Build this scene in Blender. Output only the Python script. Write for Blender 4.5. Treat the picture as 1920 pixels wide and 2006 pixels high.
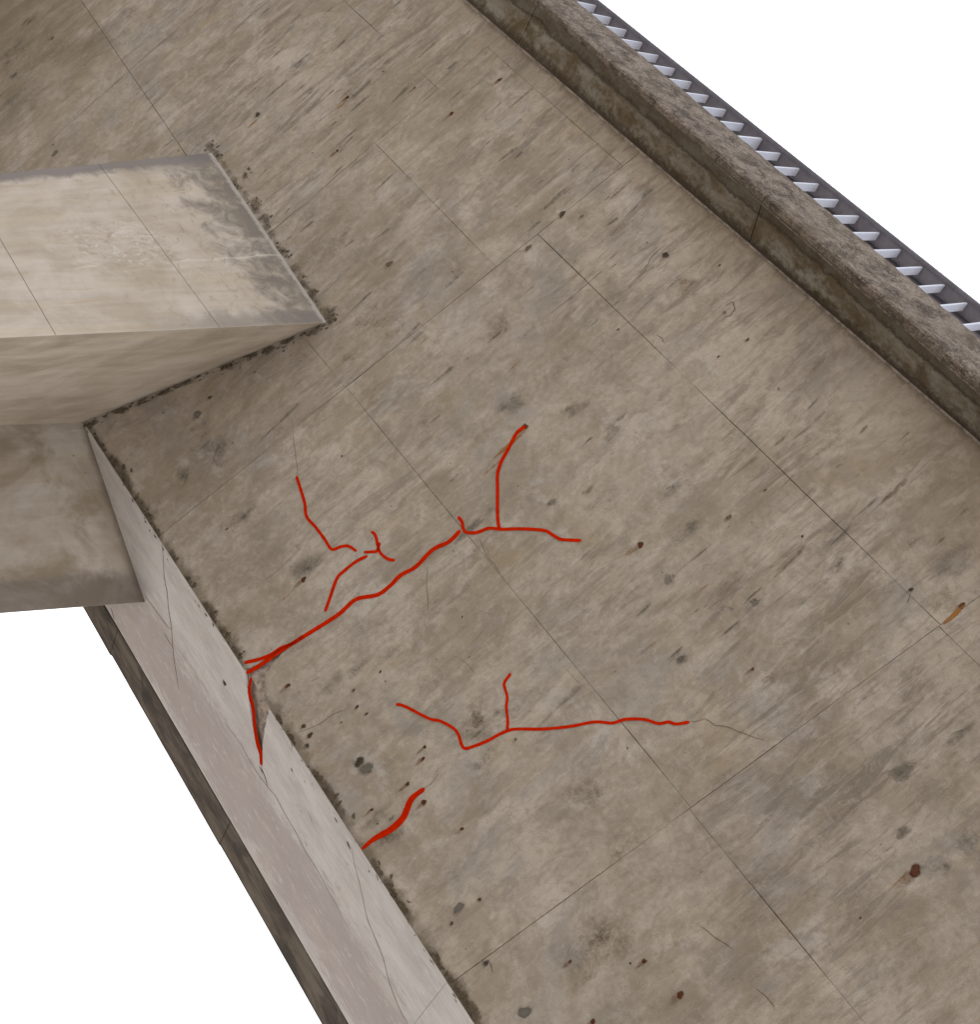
import bpy, bmesh, math, random
import numpy as np
from mathutils import Vector, Matrix
random.seed(7)
for o in list(bpy.data.objects): bpy.data.objects.remove(o)
SC = bpy.context.scene; COL = SC.collection

# ------------------------------------------------------------------ camera
IW, IH = 1920, 2006
F = 2264.654                      # focal length in photograph pixels
def unit(v): v = np.array(v, float); return v/np.linalg.norm(v)
bY = unit([-2960, 3503, -F]); uZ = unit([2380, 547, -F]); vX = np.cross(bY, uZ)
R = np.array([vX, bY, uZ])        # camera axes -> world axes
CAM = np.array([0, 0, 1.6])
cam_d = bpy.data.cameras.new('camera'); cam = bpy.data.objects.new('camera', cam_d); COL.objects.link(cam)
cam_d.sensor_fit = 'HORIZONTAL'; cam_d.sensor_width = 36; cam_d.lens = 36*F/IW
cam_d.clip_end = 3000; cam_d.clip_start = 0.05
M = Matrix([list(R[i]) + [CAM[i]] for i in range(3)] + [[0, 0, 0, 1]])
cam.matrix_world = M
SC.camera = cam

# ------------------------------------------------------------------ sky and light (overcast)
W = bpy.data.worlds.new('World'); SC.world = W; W.use_nodes = True
wt = W.node_tree; wt.nodes.clear()
SUN_EL, SUN_AZ = math.radians(55), math.radians(35)
sky = wt.nodes.new('ShaderNodeTexSky'); sky.sky_type = 'NISHITA'; sky.sun_disc = False
sky.sun_elevation = SUN_EL; sky.sun_rotation = SUN_AZ; sky.dust_density = 2; sky.air_density = 1.2
hs = wt.nodes.new('ShaderNodeHueSaturation'); hs.inputs['Saturation'].default_value = 0.10; hs.inputs['Value'].default_value = 1.25
bg = wt.nodes.new('ShaderNodeBackground'); bg.inputs['Strength'].default_value = 0.15
wo = wt.nodes.new('ShaderNodeOutputWorld')
# an even overcast veil over the clear sky, with faint cloud
gc = wt.nodes.new('ShaderNodeTexCoord'); cn = wt.nodes.new('ShaderNodeTexNoise'); cn.inputs['Scale'].default_value = 3.2; cn.inputs['Detail'].default_value = 5
cm = wt.nodes.new('ShaderNodeMapRange'); cm.inputs[1].default_value = .35; cm.inputs[2].default_value = .62; cm.inputs[3].default_value = .93; cm.inputs[4].default_value = 1.12
veil = wt.nodes.new('ShaderNodeMix'); veil.data_type = 'RGBA'; veil.inputs[0].default_value = .8; veil.inputs[7].default_value = (2.86, 2.95, 3.02, 1)
mulc = wt.nodes.new('ShaderNodeVectorMath'); mulc.operation = 'SCALE'
wt.links.new(gc.outputs['Generated'], cn.inputs['Vector']); wt.links.new(cn.outputs['Fac'], cm.inputs[0])
wt.links.new(sky.outputs[0], hs.inputs['Color']); wt.links.new(hs.outputs[0], veil.inputs[6]); wt.links.new(veil.outputs[2], mulc.inputs[0]); wt.links.new(cm.outputs[0], mulc.inputs['Scale'])
wt.links.new(mulc.outputs[0], bg.inputs['Color']); wt.links.new(bg.outputs[0], wo.inputs[0])
sd = bpy.data.lights.new('sun', 'SUN'); sd.energy = 0.8; sd.angle = math.radians(25); sd.color = (1, .97, .93)
sun = bpy.data.objects.new('sun', sd); COL.objects.link(sun)
dv = Vector((math.sin(SUN_AZ)*math.cos(SUN_EL), math.cos(SUN_AZ)*math.cos(SUN_EL), math.sin(SUN_EL)))
sun.rotation_euler = dv.to_track_quat('Z', 'Y').to_euler()
vs = SC.view_settings; vs.view_transform = 'Standard'; vs.look = 'None'; vs.gamma = 1; vs.use_curve_mapping = False
vs.exposure = 1.6
SC.render.engine = 'CYCLES'; SC.cycles.transparent_max_bounces = 32

# ------------------------------------------------------------------ measuring helpers: a pixel's sight line met with a real plane
def ray(x, y): return unit(R @ np.array([x-960, -(y-1003), -F]))
C0 = ray(500, 1345)*6 + CAM                       # a point on the lower corner line of the girder
TH = math.radians(40)
A = np.array([-math.cos(TH), 0, math.sin(TH)])     # up the sloping side
NW = np.cross(A, [0, 1, 0]); NW = NW if NW[2] < 0 else -NW   # outward normal of the sloping side
YA = np.array([0, 1.0, 0])
def hit(x, y, P, N):
    d = ray(x, y); return CAM + d*(np.dot(P-CAM, N)/np.dot(d, N))
def web(s, t, h=0): return C0 + A*s + YA*t + NW*h
def st(x, y):
    p = hit(x, y, C0, NW)-C0; return (float(p@A), float(p[1]))
ZN = np.array([0, 0, 1.0]); XN = np.array([1.0, 0, 0])
def bot(x, t, h=0): return np.array([C0[0]+x, C0[1]+t, C0[2]-h])
def bt(x, y):
    p = hit(x, y, C0, ZN)-C0; return (float(p[0]), float(p[1]))
SW = 3.325
T0 = web(SW, 0)

# ------------------------------------------------------------------ scene-graph helpers
def empty(name, loc, label, cat, group=None):
    o = bpy.data.objects.new(name, None); COL.objects.link(o); o.location = loc
    o['label'] = label; o['category'] = cat
    if group: o['group'] = group
    o.empty_display_size = .2
    return o
def mesh_obj(name, verts, faces, mat, parent=None, uvs=None, cols=None, label=None, kind=None, smooth=False):
    me = bpy.data.meshes.new(name)
    off = np.array(parent['base']) if parent is not None and 'base' in parent.keys() else np.zeros(3)
    me.from_pydata([tuple(np.array(v)-off) for v in verts], [], faces)
    if uvs is not None:
        ul = me.uv_layers.new(name='UVMap')
        for l in me.loops: ul.data[l.index].uv = uvs[l.vertex_index]
    if cols is not None:
        ca = me.color_attributes.new('stain', 'FLOAT_COLOR', 'POINT')
        ca.data.foreach_set('color', np.array(cols, dtype=np.float32).ravel())
    if smooth:
        for p in me.polygons: p.use_smooth = True
    me.materials.append(mat); me.update()
    o = bpy.data.objects.new(name, me); COL.objects.link(o)
    if parent is not None: o.parent = parent
    if label: o['label'] = label
    if kind: o['kind'] = kind
    return o
def base(o, loc): o['base'] = [float(c) for c in loc]; return o

# ------------------------------------------------------------------ node helpers
class NT:
    def __init__(s, name):
        s.m = bpy.data.materials.new(name); s.m.use_nodes = True; s.t = s.m.node_tree; s.t.nodes.clear()
    def n(s, ty, **k):
        nd = s.t.nodes.new(ty)
        for a, b in k.items(): setattr(nd, a, b)
        return nd
    def put(s, sock, v):
        if isinstance(v, bpy.types.NodeSocket): s.t.links.new(v, sock)
        elif isinstance(v, (tuple, list)) and sock.type == 'RGBA': sock.default_value = (*v[:3], 1)
        else: sock.default_value = v
    def math(s, op, a, b=0.0, c=0.0, clamp=False):
        nd = s.n('ShaderNodeMath', operation=op, use_clamp=clamp)
        for i, v in enumerate((a, b, c)): s.put(nd.inputs[i], v)
        return nd.outputs[0]
    def add(s, a, b): return s.math('ADD', a, b)
    def mul(s, a, b): return s.math('MULTIPLY', a, b)
    def sm(s, v, lo, hi, o0=0.0, o1=1.0):
        nd = s.n('ShaderNodeMapRange', interpolation_type='SMOOTHSTEP')
        for i, x in enumerate((v, lo, hi, o0, o1)): s.put(nd.inputs[i], x)
        return nd.outputs[0]
    def mix(s, f, a, b, mode='MIX'):
        nd = s.n('ShaderNodeMix', data_type='RGBA', blend_type=mode)
        s.put(nd.inputs[0], f); s.put(nd.inputs[6], a); s.put(nd.inputs[7], b)
        return nd.outputs[2]
    def uv(s):
        u = s.n('ShaderNodeUVMap', uv_map='UVMap').outputs[0]
        sp = s.n('ShaderNodeSeparateXYZ'); s.t.links.new(u, sp.inputs[0]); return u, sp.outputs[0], sp.outputs[1]
    def mapv(s, v, sx, sy, off=(0, 0, 0), rot=0):
        nd = s.n('ShaderNodeMapping'); s.put(nd.inputs[0], v)
        nd.inputs['Location'].default_value = off; nd.inputs['Scale'].default_value = (sx, sy, 1); nd.inputs['Rotation'].default_value = (0, 0, rot)
        return nd.outputs[0]
    def noise(s, v, scale=1, detail=4, rough=.55, dist=0):
        nd = s.n('ShaderNodeTexNoise'); s.put(nd.inputs['Vector'], v)
        nd.inputs['Scale'].default_value = scale; nd.inputs['Detail'].default_value = detail
        nd.inputs['Roughness'].default_value = rough; nd.inputs['Distortion'].default_value = dist
        return nd.outputs['Fac']
    def voro(s, v, scale):
        nd = s.n('ShaderNodeTexVoronoi'); s.put(nd.inputs['Vector'], v); nd.inputs['Scale'].default_value = scale
        return nd.outputs['Distance'], nd.outputs['Color']
    def tint(s, amt=.06):
        r = s.n('ShaderNodeObjectInfo').outputs['Random']
        v = s.add(s.mul(r, 2*amt), 1-amt)
        c = s.n('ShaderNodeCombineColor')
        for i in range(3): s.put(c.inputs[i], v)
        return c.outputs[0]
    def finish(s, col, rough=.88, height=None, bump=.3, dist=.004, spec=.25):
        b = s.n('ShaderNodeBsdfPrincipled'); s.put(b.inputs['Base Color'], col); s.put(b.inputs['Roughness'], rough)
        b.inputs['Specular IOR Level'].default_value = spec
        if height is not None:
            bp = s.n('ShaderNodeBump'); bp.inputs['Strength'].default_value = bump; bp.inputs['Distance'].default_value = dist
            s.put(bp.inputs['Height'], height); s.t.links.new(bp.outputs[0], b.inputs['Normal'])
        o = s.n('ShaderNodeOutputMaterial'); s.t.links.new(b.outputs[0], o.inputs[0]); return s.m

# ------------------------------------------------------------------ materials
def m_web():
    k = NT('web_concrete'); u, s, t = k.uv()
    big = k.noise(k.mapv(u, 1, 1, (3, 1, 0)), .9, 5, .6, .6)
    med = k.noise(k.mapv(u, 1, 1.5, (9, 4, 0)), 4.2, 8, .68, .4)
    fin = k.noise(u, 34, 6, .7)
    v = k.add(k.add(k.mul(big, .40), k.mul(med, .45)), k.mul(fin, .26))
    c = k.mix(k.sm(v, .36, .68), (.215, .185, .145), (.400, .360, .310))
    # ochre and grey clouds
    och = k.sm(k.noise(k.mapv(u, 1, 1.3, (20, 7, 0)), 2.1, 7, .62, .5), .53, .70)
    c = k.mix(k.mul(och, .48), c, (.345, .275, .180))
    gry = k.sm(k.noise(k.mapv(u, 1, 1, (31, 2, 0)), 1.7, 7, .62, .5), .53, .61)
    c = k.mix(k.mul(gry, .36), c, (.245, .235, .225))
    dmp = k.sm(k.noise(k.mapv(u, 1, 1.15, (61, 22, 0)), 1.25, 6, .64, .9), .50, .585)
    c = k.mix(k.mul(dmp, .42), c, (.225, .185, .135))
    dm2 = k.sm(k.noise(k.mapv(u, 1, 1.3, (16, 62, 0)), 3.1, 6, .68, .9), .53, .60)
    c = k.mix(k.mul(dm2, .34), c, (.20, .18, .155))
    # pale calcite film
    pal = k.sm(k.noise(k.mapv(u, 1, 1, (51, 12, 0)), 2.6, 8, .7, .3), .555, .63)
    c = k.mix(k.mul(pal, .34), c, (.50, .47, .44))
    # run marks down the slope, strongest in the upper half
    reg = k.mul(k.sm(k.add(s, k.mul(big, 1.2)), 1.0, 2.6, .42, 1), k.sm(k.noise(k.mapv(u, 1, 1, (2, 17, 0)), .85, 3), .36, .58, .15, 1))
    st1 = k.sm(k.noise(k.mapv(u, 4.5, 34, (0, 3, 0), .05), 1, 4, .6, .3), .55, .68)
    st2 = k.sm(k.noise(k.mapv(u, 11, 75, (5, 3, 0), .04), 1, 3, .6, .2), .57, .70)
    st3 = k.sm(k.noise(k.mapv(u, 2.2, 12, (1, 8, 0), .05), 1, 7, .70, .6), .515, .61)
    c = k.mix(k.mul(k.mul(st3, reg), .74), c, (.185, .163, .135))
    ls_ = k.sm(k.noise(k.mapv(u, 2.0, 13, (9, 28, 0), .05), 1, 7, .72, .5), .53, .62)
    c = k.mix(k.mul(k.mul(ls_, reg), .34), c, (.50, .455, .405))
    ob = k.sm(k.noise(k.mapv(u, 1.3, 7, (19, 8, 0), .05), 1, 7, .72, .5), .53, .62)
    c = k.mix(k.mul(ob, .26), c, (.27, .215, .140))
    c = k.mix(k.mul(k.mul(st1, reg), .50), c, (.175, .155, .130))
    c = k.mix(k.mul(k.mul(st2, reg), .45), c, (.17, .150, .125))
    # general fine mottling and crazing
    mot = k.sm(k.noise(k.mapv(u, 1, 1, (7, 7, 0)), 15, 7, .75, .6), .50, .72)
    bz = k.sm(k.noise(k.mapv(u, 1, 1.25, (71, 3, 0)), 6.5, 6, .72, .7), .535, .585)
    c = k.mix(k.mul(bz, .22), c, (.19, .165, .13))
    bw = k.sm(k.noise(k.mapv(u, 1, 1.5, (31, 43, 0)), 7.5, 6, .74, .7), .545, .60)
    c = k.mix(k.mul(bw, .20), c, (.48, .44, .40))
    c = k.mix(k.mul(mot, .32), c, (.175, .145, .110))
    mt2 = k.sm(k.noise(k.mapv(u, 1, 1.6, (17, 7, 0), -.2), 36, 6, .8, .8), .54, .68)
    c = k.mix(k.mul(mt2, .30), c, (.15, .125, .10))
    lt2 = k.sm(k.noise(k.mapv(u, 1, 1.4, (47, 7, 0), .6), 24, 7, .8, .8), .58, .70)
    c = k.mix(k.mul(lt2, .28), c, (.50, .46, .42))
    sc = k.sm(k.noise(k.mapv(u, 9, 60, (4, 1, 0), -.9), 1, 4, .7), .66, .76)
    c = k.mix(k.mul(sc, .25), c, (.52, .47, .42))
    d, vc = k.voro(u, 11)
    spc = k.n('ShaderNodeSeparateColor'); k.put(spc.inputs[0], vc)
    hole = k.mul(k.sm(k.add(d, k.mul(fin, .08)), .05, .115, 1, 0), k.sm(spc.outputs[0], .86, .88))
    c = k.mix(k.mul(hole, .6), c, (.075, .055, .040))
    d2, vc2 = k.voro(k.mapv(u, 1, 1, (2, 2, 0)), 45)
    sp2 = k.n('ShaderNodeSeparateColor'); k.put(sp2.inputs[0], vc2)
    c = k.mix(k.mul(k.mul(k.sm(d2, .05, .16, 1, 0), k.sm(sp2.outputs[0], .86, .88)), .6), c, (.09, .065, .045))
    ul_shade = k.mul(k.sm(k.add(t, k.mul(big, 1.6)), 4.9, 6.6), k.sm(k.add(s, k.mul(med, .8)), 3.2, 1.2))  # brown staining plus shade painted into the colour at the upper left
    c = k.mix(k.mul(ul_shade, .80), c, (.150, .122, .082))
    left = k.mul(k.sm(t, 3.9, 4.6), k.sm(s, 1.605, 1.565))
    ls = k.sm(k.noise(k.mapv(u, 3, 9, (1, 5, 0), .45), 1, 5, .65, .4), .40, .66)
    c = k.mix(k.mul(left, k.add(k.mul(ls, .45), .22)), c, (.135, .108, .070))
    # mould along the lower corner and along the drip groove
    edge = k.noise(k.mapv(u, 1, 1, (1, 1, 0)), 9, 8, .75, .4)
    patch = k.noise(k.mapv(u, .2, 1, (6, 1, 0)), 2.2, 3)
    wdt = k.add(k.mul(edge, .17), k.add(k.mul(patch, .16), -.125))
    mo = k.sm(k.math('SUBTRACT', s, wdt), -.035, .02, 1, 0)
    c = k.mix(k.mul(mo, .62), c, (.085, .064, .038))
    mo2 = k.sm(k.add(s, k.mul(edge, .13)), SW+.03, SW+.075)
    c = k.mix(k.mul(mo2, .7), c, (.12, .088, .056))
    mo3 = k.sm(k.add(s, k.mul(med, .5)), SW+.02, SW+.30)
    c = k.mix(k.mul(mo3, .30), c, (.17, .135, .095))
    grain = k.noise(u, 260, 3, .7)
    c = k.mix(.34, c, k.mix(k.sm(grain, .3, .7), (.30, .30, .30), (.72, .72, .72)), 'OVERLAY')
    c = k.mix(1, c, (1.13, 1.095, 1.09), 'MULTIPLY')
    c = k.mix(1, c, k.tint(.055), 'MULTIPLY')
    return k.finish(c, .9, k.add(k.mul(fin, .6), k.add(k.mul(med, .6), k.mul(grain, .15))), .35, .006)

def m_flange():
    k = NT('flange_concrete'); u, x, t = k.uv()
    med = k.noise(k.mapv(u, 5, 1.3, (3, 3, 0)), 1.3, 7, .65, .4)
    fib = k.noise(k.mapv(u, 46, 6, (3, 3, 0), .10), 1, 6, .7, .5)
    c = k.mix(k.sm(k.add(k.mul(med, .6), k.mul(fib, .4)), .38, .62), (.58, .545, .55), (.73, .71, .715))
    bandx = k.math('ABSOLUTE', k.math('SUBTRACT', k.add(x, k.mul(k.noise(u, 2.5, 4), .14)), .70))
    lump = k.noise(k.mapv(u, 9, 3.2, (5, 31, 0), .1), 1, 7, .75, .8)
    bn = k.sm(k.add(k.add(k.add(bandx, k.add(k.mul(lump, -.5), .25)), k.mul(fib, -.42)), k.mul(med, -.30)), -.21, -.10, 1, 0)
    c = k.mix(k.mul(bn, .72), c, (.45, .395, .395))
    pk = k.sm(k.noise(k.mapv(u, 3, 1.2, (13, 3, 0)), 2, 5, .6), .52, .68)
    c = k.mix(k.mul(pk, .35), c, (.64, .57, .54))
    wp = k.sm(k.noise(k.mapv(u, 30, 6, (8, 1, 0), .1), 1, 7, .85, .4), .54, .60)
    c = k.mix(k.mul(wp, .45), c, (.80, .785, .79))
    dk = k.sm(k.noise(k.mapv(u, 40, 7, (1, 9, 0), .15), 1, 3, .6), .69, .75)
    c = k.mix(k.mul(dk, .55), c, (.16, .14, .12))
    e = k.sm(k.add(x, k.mul(fib, .05)), .0, .04, 1, 0)
    c = k.mix(k.mul(e, .35), c, (.22, .19, .16))
    grain = k.noise(u, 240, 3, .7)
    c = k.mix(.2, c, k.mix(k.sm(grain, .3, .7), (.33, .33, .33), (.68, .68, .68)), 'OVERLAY')
    return k.finish(c, .85, k.add(k.mul(fib, .5), k.mul(grain, .2)), .3, .004)

def m_edge():
    k = NT('kerb_concrete'); u, x, t = k.uv()
    med = k.noise(k.mapv(u, 6, 1.6, (3, 3, 0)), 1.4, 7, .65, .4)
    fib = k.noise(k.mapv(u, 50, 7, (3, 5, 0), .1), 1, 6, .7, .5)
    c = k.mix(k.sm(k.add(k.mul(med, .7), k.mul(fib, .3)), .38, .62), (.085, .072, .062), (.19, .162, .135))
    dk = k.sm(k.noise(k.mapv(u, 4, 1.5, (23, 3, 0)), 1.5, 6, .65, .6), .52, .62)
    c = k.mix(k.mul(dk, .65), c, (.055, .047, .045))
    wp = k.sm(k.noise(k.mapv(u, 60, 6, (8, 1, 0), .12), 1, 4, .8), .64, .70)
    c = k.mix(k.mul(wp, .5), c, (.36, .32, .27))
    e = k.sm(k.add(x, k.mul(med, .03)), .895, .95, 1, 0)
    c = k.mix(k.mul(e, .5), c, (.05, .04, .034))
    return k.finish(c, .9, fib, .3, .004)

def m_band():
    k = NT('drip_band_concrete'); u, x, t = k.uv()      # u: 0 at the groove, 1 at the lip
    med = k.noise(k.mapv(u, 1.2, 3.2, (3, 3, 0)), 1.4, 7, .65, .6)
    fin = k.noise(k.mapv(u, 6, 22, (1, 3, 0)), 1.4, 7, .7, .4)
    c = k.mix(k.sm(k.add(k.mul(med, .7), k.mul(fin, .3)), .40, .62), (.16, .115, .060), (.40, .35, .265))
    och = k.sm(k.noise(k.mapv(u, 1, 2.4, (9, 3, 0)), 1.5, 6, .6, .5), .50, .62)
    c = k.mix(k.mul(och, .5), c, (.20, .145, .075))
    c = k.mix(1, c, (.68, .71, .80), 'MULTIPLY')
    e1 = k.sm(k.add(x, k.mul(fin, .45)), .26, .52, 1, 0)
    c = k.mix(k.mul(e1, .88), c, (.055, .040, .028))
    # ragged dark water line before the lip
    ln = k.math('ABSOLUTE', k.math('SUBTRACT', k.add(x, k.add(k.mul(med, .42), k.mul(fin, .28))), 1.08))
    c = k.mix(k.mul(k.sm(ln, .01, .07, 1, 0), .8), c, (.04, .03, .024))
    lip = k.sm(k.add(x, k.add(k.mul(med, .42), k.mul(fin, .28))), 1.06, 1.12)
    c = k.mix(k.mul(lip, .70), c, k.mix(fin, (.06, .044, .03), (.11, .085, .06)))
    gr = k.noise(u, 120, 3, .7)
    c = k.mix(.25, c, k.mix(k.sm(gr, .3, .7), (.3, .3, .3), (.7, .7, .7)), 'OVERLAY')
    return k.finish(c, .92, k.add(fin, k.mul(gr, .3)), .5, .006)

def m_fascia():
    k = NT('weathered_coping'); u, x, t = k.uv()
    med = k.noise(u, 9, 8, .72, .6)
    fin = k.noise(k.mapv(u, 1.6, 1, (1, 3, 0), .5), 55, 8, .8, .8)
    big = k.noise(u, 2.5, 4, .6)
    c = k.mix(k.sm(k.add(k.mul(med, .45), k.mul(fin, .55)), .43, .58), (.095, .078, .068), (.34, .30, .265))
    c = k.mix(k.mul(k.sm(big, .45, .62), .35), c, (.24, .205, .165))
    wh = k.sm(k.noise(k.mapv(u, 2, 1, (7, 3, 0), .4), 42, 6, .85, .5), .535, .59)
    c = k.mix(k.mul(k.mul(wh, k.sm(med, .42, .56)), .6), c, (.62, .57, .53))
    bk = k.sm(k.noise(k.mapv(u, 1.5, 1, (17, 3, 0), .4), 38, 6, .8, .5), .60, .68)
    c = k.mix(k.mul(bk, .65), c, (.04, .034, .03))
    lc = k.sm(k.noise(k.mapv(u, 1, 1, (27, 3, 0)), 14, 5, .7), .62, .70)
    c = k.mix(k.mul(lc, .3), c, (.20, .17, .085))
    c = k.mix(1, c, (.84, .78, .74), 'MULTIPLY')
    return k.finish(c, .95, k.add(fin, med), .9, .012)

def m_pier(name, dirty, light=1.0):
    k = NT(name); u, x, v = k.uv()                   # u across the face, v metres below the junction
    med = k.noise(k.mapv(u, 1, 1, (3, 3, 0)), 2.4, 7, .62, .5)
    grn = k.noise(k.mapv(u, 17, 1.1, (0, 2, 0)), 1, 5, .62, .2)
    fin = k.noise(u, 26, 6, .7)
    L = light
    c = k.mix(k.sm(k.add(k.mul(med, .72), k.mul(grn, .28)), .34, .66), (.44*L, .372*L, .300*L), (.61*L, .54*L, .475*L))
    yl = k.sm(k.noise(k.mapv(u, 9, .8, (4, 2, 0)), 1, 5, .6, .3), .54, .66)
    c = k.mix(k.mul(yl, .22), c, (.54*L, .43*L, .27*L))
    rs = k.sm(k.noise(k.mapv(u, 26, .9, (14, 2, 0)), 1, 3, .5, .2), .665, .71)
    c = k.mix(k.mul(rs, .38), c, (.42, .27, .14))
    wh = k.sm(k.noise(k.mapv(u, 48, 3, (14, 6, 0)), 1, 5, .7, .2), .66, .72)
    c = k.mix(k.mul(wh, .35), c, (.70, .67, .63))
    # grey mould: broken patches below the junction and along both arrises
    b1 = k.noise(k.mapv(u, 1, 1, (8, 1, 0)), 7, 8, .72, .5)
    top = k.sm(k.add(v, k.mul(b1, -1.3*dirty)), -.62, -.22, 1, 0)
    c = k.mix(k.mul(top, .82), c, (.145, .125, .112))
    return k, u, x, v, med, fin, b1, c
def m_pier_front():
    k, u, x, v, med, fin, b1, c = m_pier('pier_front_concrete', 1.0, .84)
    e = k.mul(k.sm(k.add(x, k.mul(b1, .20)), .15, .23, 1, 0), .85)
    c = k.mix(e, c, (.17, .150, .150))
    e2 = k.mul(k.mul(k.sm(k.add(x, k.mul(b1, .22)), 1.52, 1.62), k.sm(v, 1.3, .5)), .6)
    c = k.mix(e2, c, (.19, .168, .160))
    mid = k.mul(k.sm(k.math('ABSOLUTE', k.math('SUBTRACT', x, .82)), .34, .05), k.sm(k.math('ABSOLUTE', k.math('SUBTRACT', v, .95)), .50, .08))
    mb = k.sm(k.noise(k.mapv(u, 1.5, 1, (55, 5, 0)), 11, 8, .78, .8), .49, .60)
    c = k.mix(k.mul(k.mul(mid, mb), .55), c, (.30, .24, .18))
    mw = k.sm(k.noise(k.mapv(u, 1.5, 1, (5, 75, 0)), 13, 8, .78, .8), .52, .60)
    c = k.mix(k.mul(k.mul(mid, mw), .5), c, (.66, .63, .60))
    sl = k.mul(k.sm(k.math('ABSOLUTE', k.math('SUBTRACT', k.add(x, k.mul(med, .03)), 1.005)), .012, .002), k.mul(k.sm(med, .42, .55), k.sm(v, 1.5, 1.2)))
    c = k.mix(k.mul(sl, .3), c, (.74, .70, .62))
    rim = k.sm(k.add(v, k.mul(fin, .07)), .05, .075, 1, 0)
    c = k.mix(k.mul(rim, .55), c, (.52, .49, .46))
    bl = k.sm(k.noise(k.mapv(u, 1, 1.6, (5, 5, 0)), 9, 8, .75, .5), .53, .66)
    c = k.mix(k.mul(k.mul(bl, k.sm(v, 1.7, .5)), .55), c, (.27, .215, .16))
    g = k.noise(u, 200, 3, .7); c = k.mix(.18, c, k.mix(k.sm(g, .3, .7), (.35,)*3, (.66,)*3), 'OVERLAY')
    return k.finish(c, .85, k.add(fin, k.mul(med, .5)), .3, .004)
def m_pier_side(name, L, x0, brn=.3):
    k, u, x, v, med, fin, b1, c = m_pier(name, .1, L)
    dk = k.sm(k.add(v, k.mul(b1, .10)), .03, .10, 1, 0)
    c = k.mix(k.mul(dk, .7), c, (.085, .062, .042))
    g2 = k.sm(k.noise(k.mapv(u, 1.2, 1.0, (18, 2, 0)), 2.2, 7, .65, .5), .44, .64)
    c = k.mix(k.mul(g2, brn), c, (.235, .19, .135))
    e2 = k.mul(k.sm(k.add(x, k.mul(b1, .16)), x0-.02, x0+.06), .55)
    c = k.mix(e2, c, (.12, .10, .095))
    d, vc = k.voro(u, 9); spc = k.n('ShaderNodeSeparateColor'); k.put(spc.inputs[0], vc)
    c = k.mix(k.mul(k.mul(k.sm(k.add(d, k.mul(fin, .1)), .07, .13, 1, 0), k.sm(spc.outputs[0], .74, .76)), .6), c, (.10, .08, .06))
    g = k.noise(u, 200, 3, .7); c = k.mix(.18, c, k.mix(k.sm(g, .3, .7), (.35,)*3, (.66,)*3), 'OVERLAY')
    return k.finish(c, .87, k.add(fin, k.mul(med, .5)), .3, .004)
def m_plain(name, col, rough=.8, metal=0, var=.15, sc=8, spec=.25):
    k = NT(name); g = k.n('ShaderNodeTexCoord').outputs['Object']
    nz = k.noise(g, sc, 6, .65)
    d = tuple(x*(1-var) for x in col); l = tuple(min(1, x*(1+var)) for x in col)
    m = k.finish(k.mix(k.sm(nz, .35, .65), d, l), rough, nz, .15, .003, spec)
    [n for n in k.t.nodes if n.type == 'BSDF_PRINCIPLED'][0].inputs['Metallic'].default_value = metal
    return m
def m_stain():
    k = NT('surface_stain')
    at = k.n('ShaderNodeAttribute', attribute_name='stain')
    u, x, y = k.uv()
    n1 = k.noise(u, 11, 5, .7, .6); nz = k.noise(u, 48, 6, .75, .5)
    A_ = at.outputs['Alpha']
    mixn = k.add(k.add(k.mul(n1, 1.0), k.mul(nz, .9)), -.45)
    body = k.sm(k.math('SUBTRACT', k.mul(A_, 1.15), mixn), -.30, .42)
    fac = k.mul(k.mul(body, k.sm(A_, .0, .5)), k.add(k.mul(A_, .6), .35))
    fac = k.math('MINIMUM', fac, .97)
    b = k.n('ShaderNodeBsdfPrincipled'); b.inputs['Roughness'].default_value = .92; b.inputs['Specular IOR Level'].default_value = .2
    k.put(b.inputs['Base Color'], k.mix(k.mul(k.sm(nz, .45, .75), .35), at.outputs['Color'], (.25, .2, .15)))
    tr = k.n('ShaderNodeBsdfTransparent'); mx = k.n('ShaderNodeMixShader'); o = k.n('ShaderNodeOutputMaterial')
    k.put(mx.inputs[0], fac); k.t.links.new(tr.outputs[0], mx.inputs[1]); k.t.links.new(b.outputs[0], mx.inputs[2]); k.t.links.new(mx.outputs[0], o.inputs[0])
    return k.m

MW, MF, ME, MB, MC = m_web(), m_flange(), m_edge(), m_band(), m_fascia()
MCORE = m_plain('broken_concrete', (.36, .30, .26), .95, 0, .35, 30)
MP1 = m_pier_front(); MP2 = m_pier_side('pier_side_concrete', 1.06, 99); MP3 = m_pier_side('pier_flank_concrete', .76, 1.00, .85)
MS = m_stain()
MRED = m_plain('red_crayon_paint', (.52, .017, .0), 1.0, 0, .10, 45, 0)
MWHITE = m_plain('white_fin_paint', (.58, .61, .72), .45, 0, .03, 20)
MRAIL = m_plain('grey_rail_metal', (.17, .168, .20), .5, .1, .12, 12)
MRAIL2 = m_plain('blue_grey_rail_plate', (.19, .19, .25), .5, .1, .08, 12)
MRAILD = m_plain('dark_rail_rib', (.06, .058, .068), .5, .2, .1, 12)
MASPH = m_plain('sandy_gravel', (.33, .30, .265), .95, 0, .35, 3)
MBOUNCE = m_plain('pale_bounce_ground', (.52, .485, .44), .9, 0, .12, .8)

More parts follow.
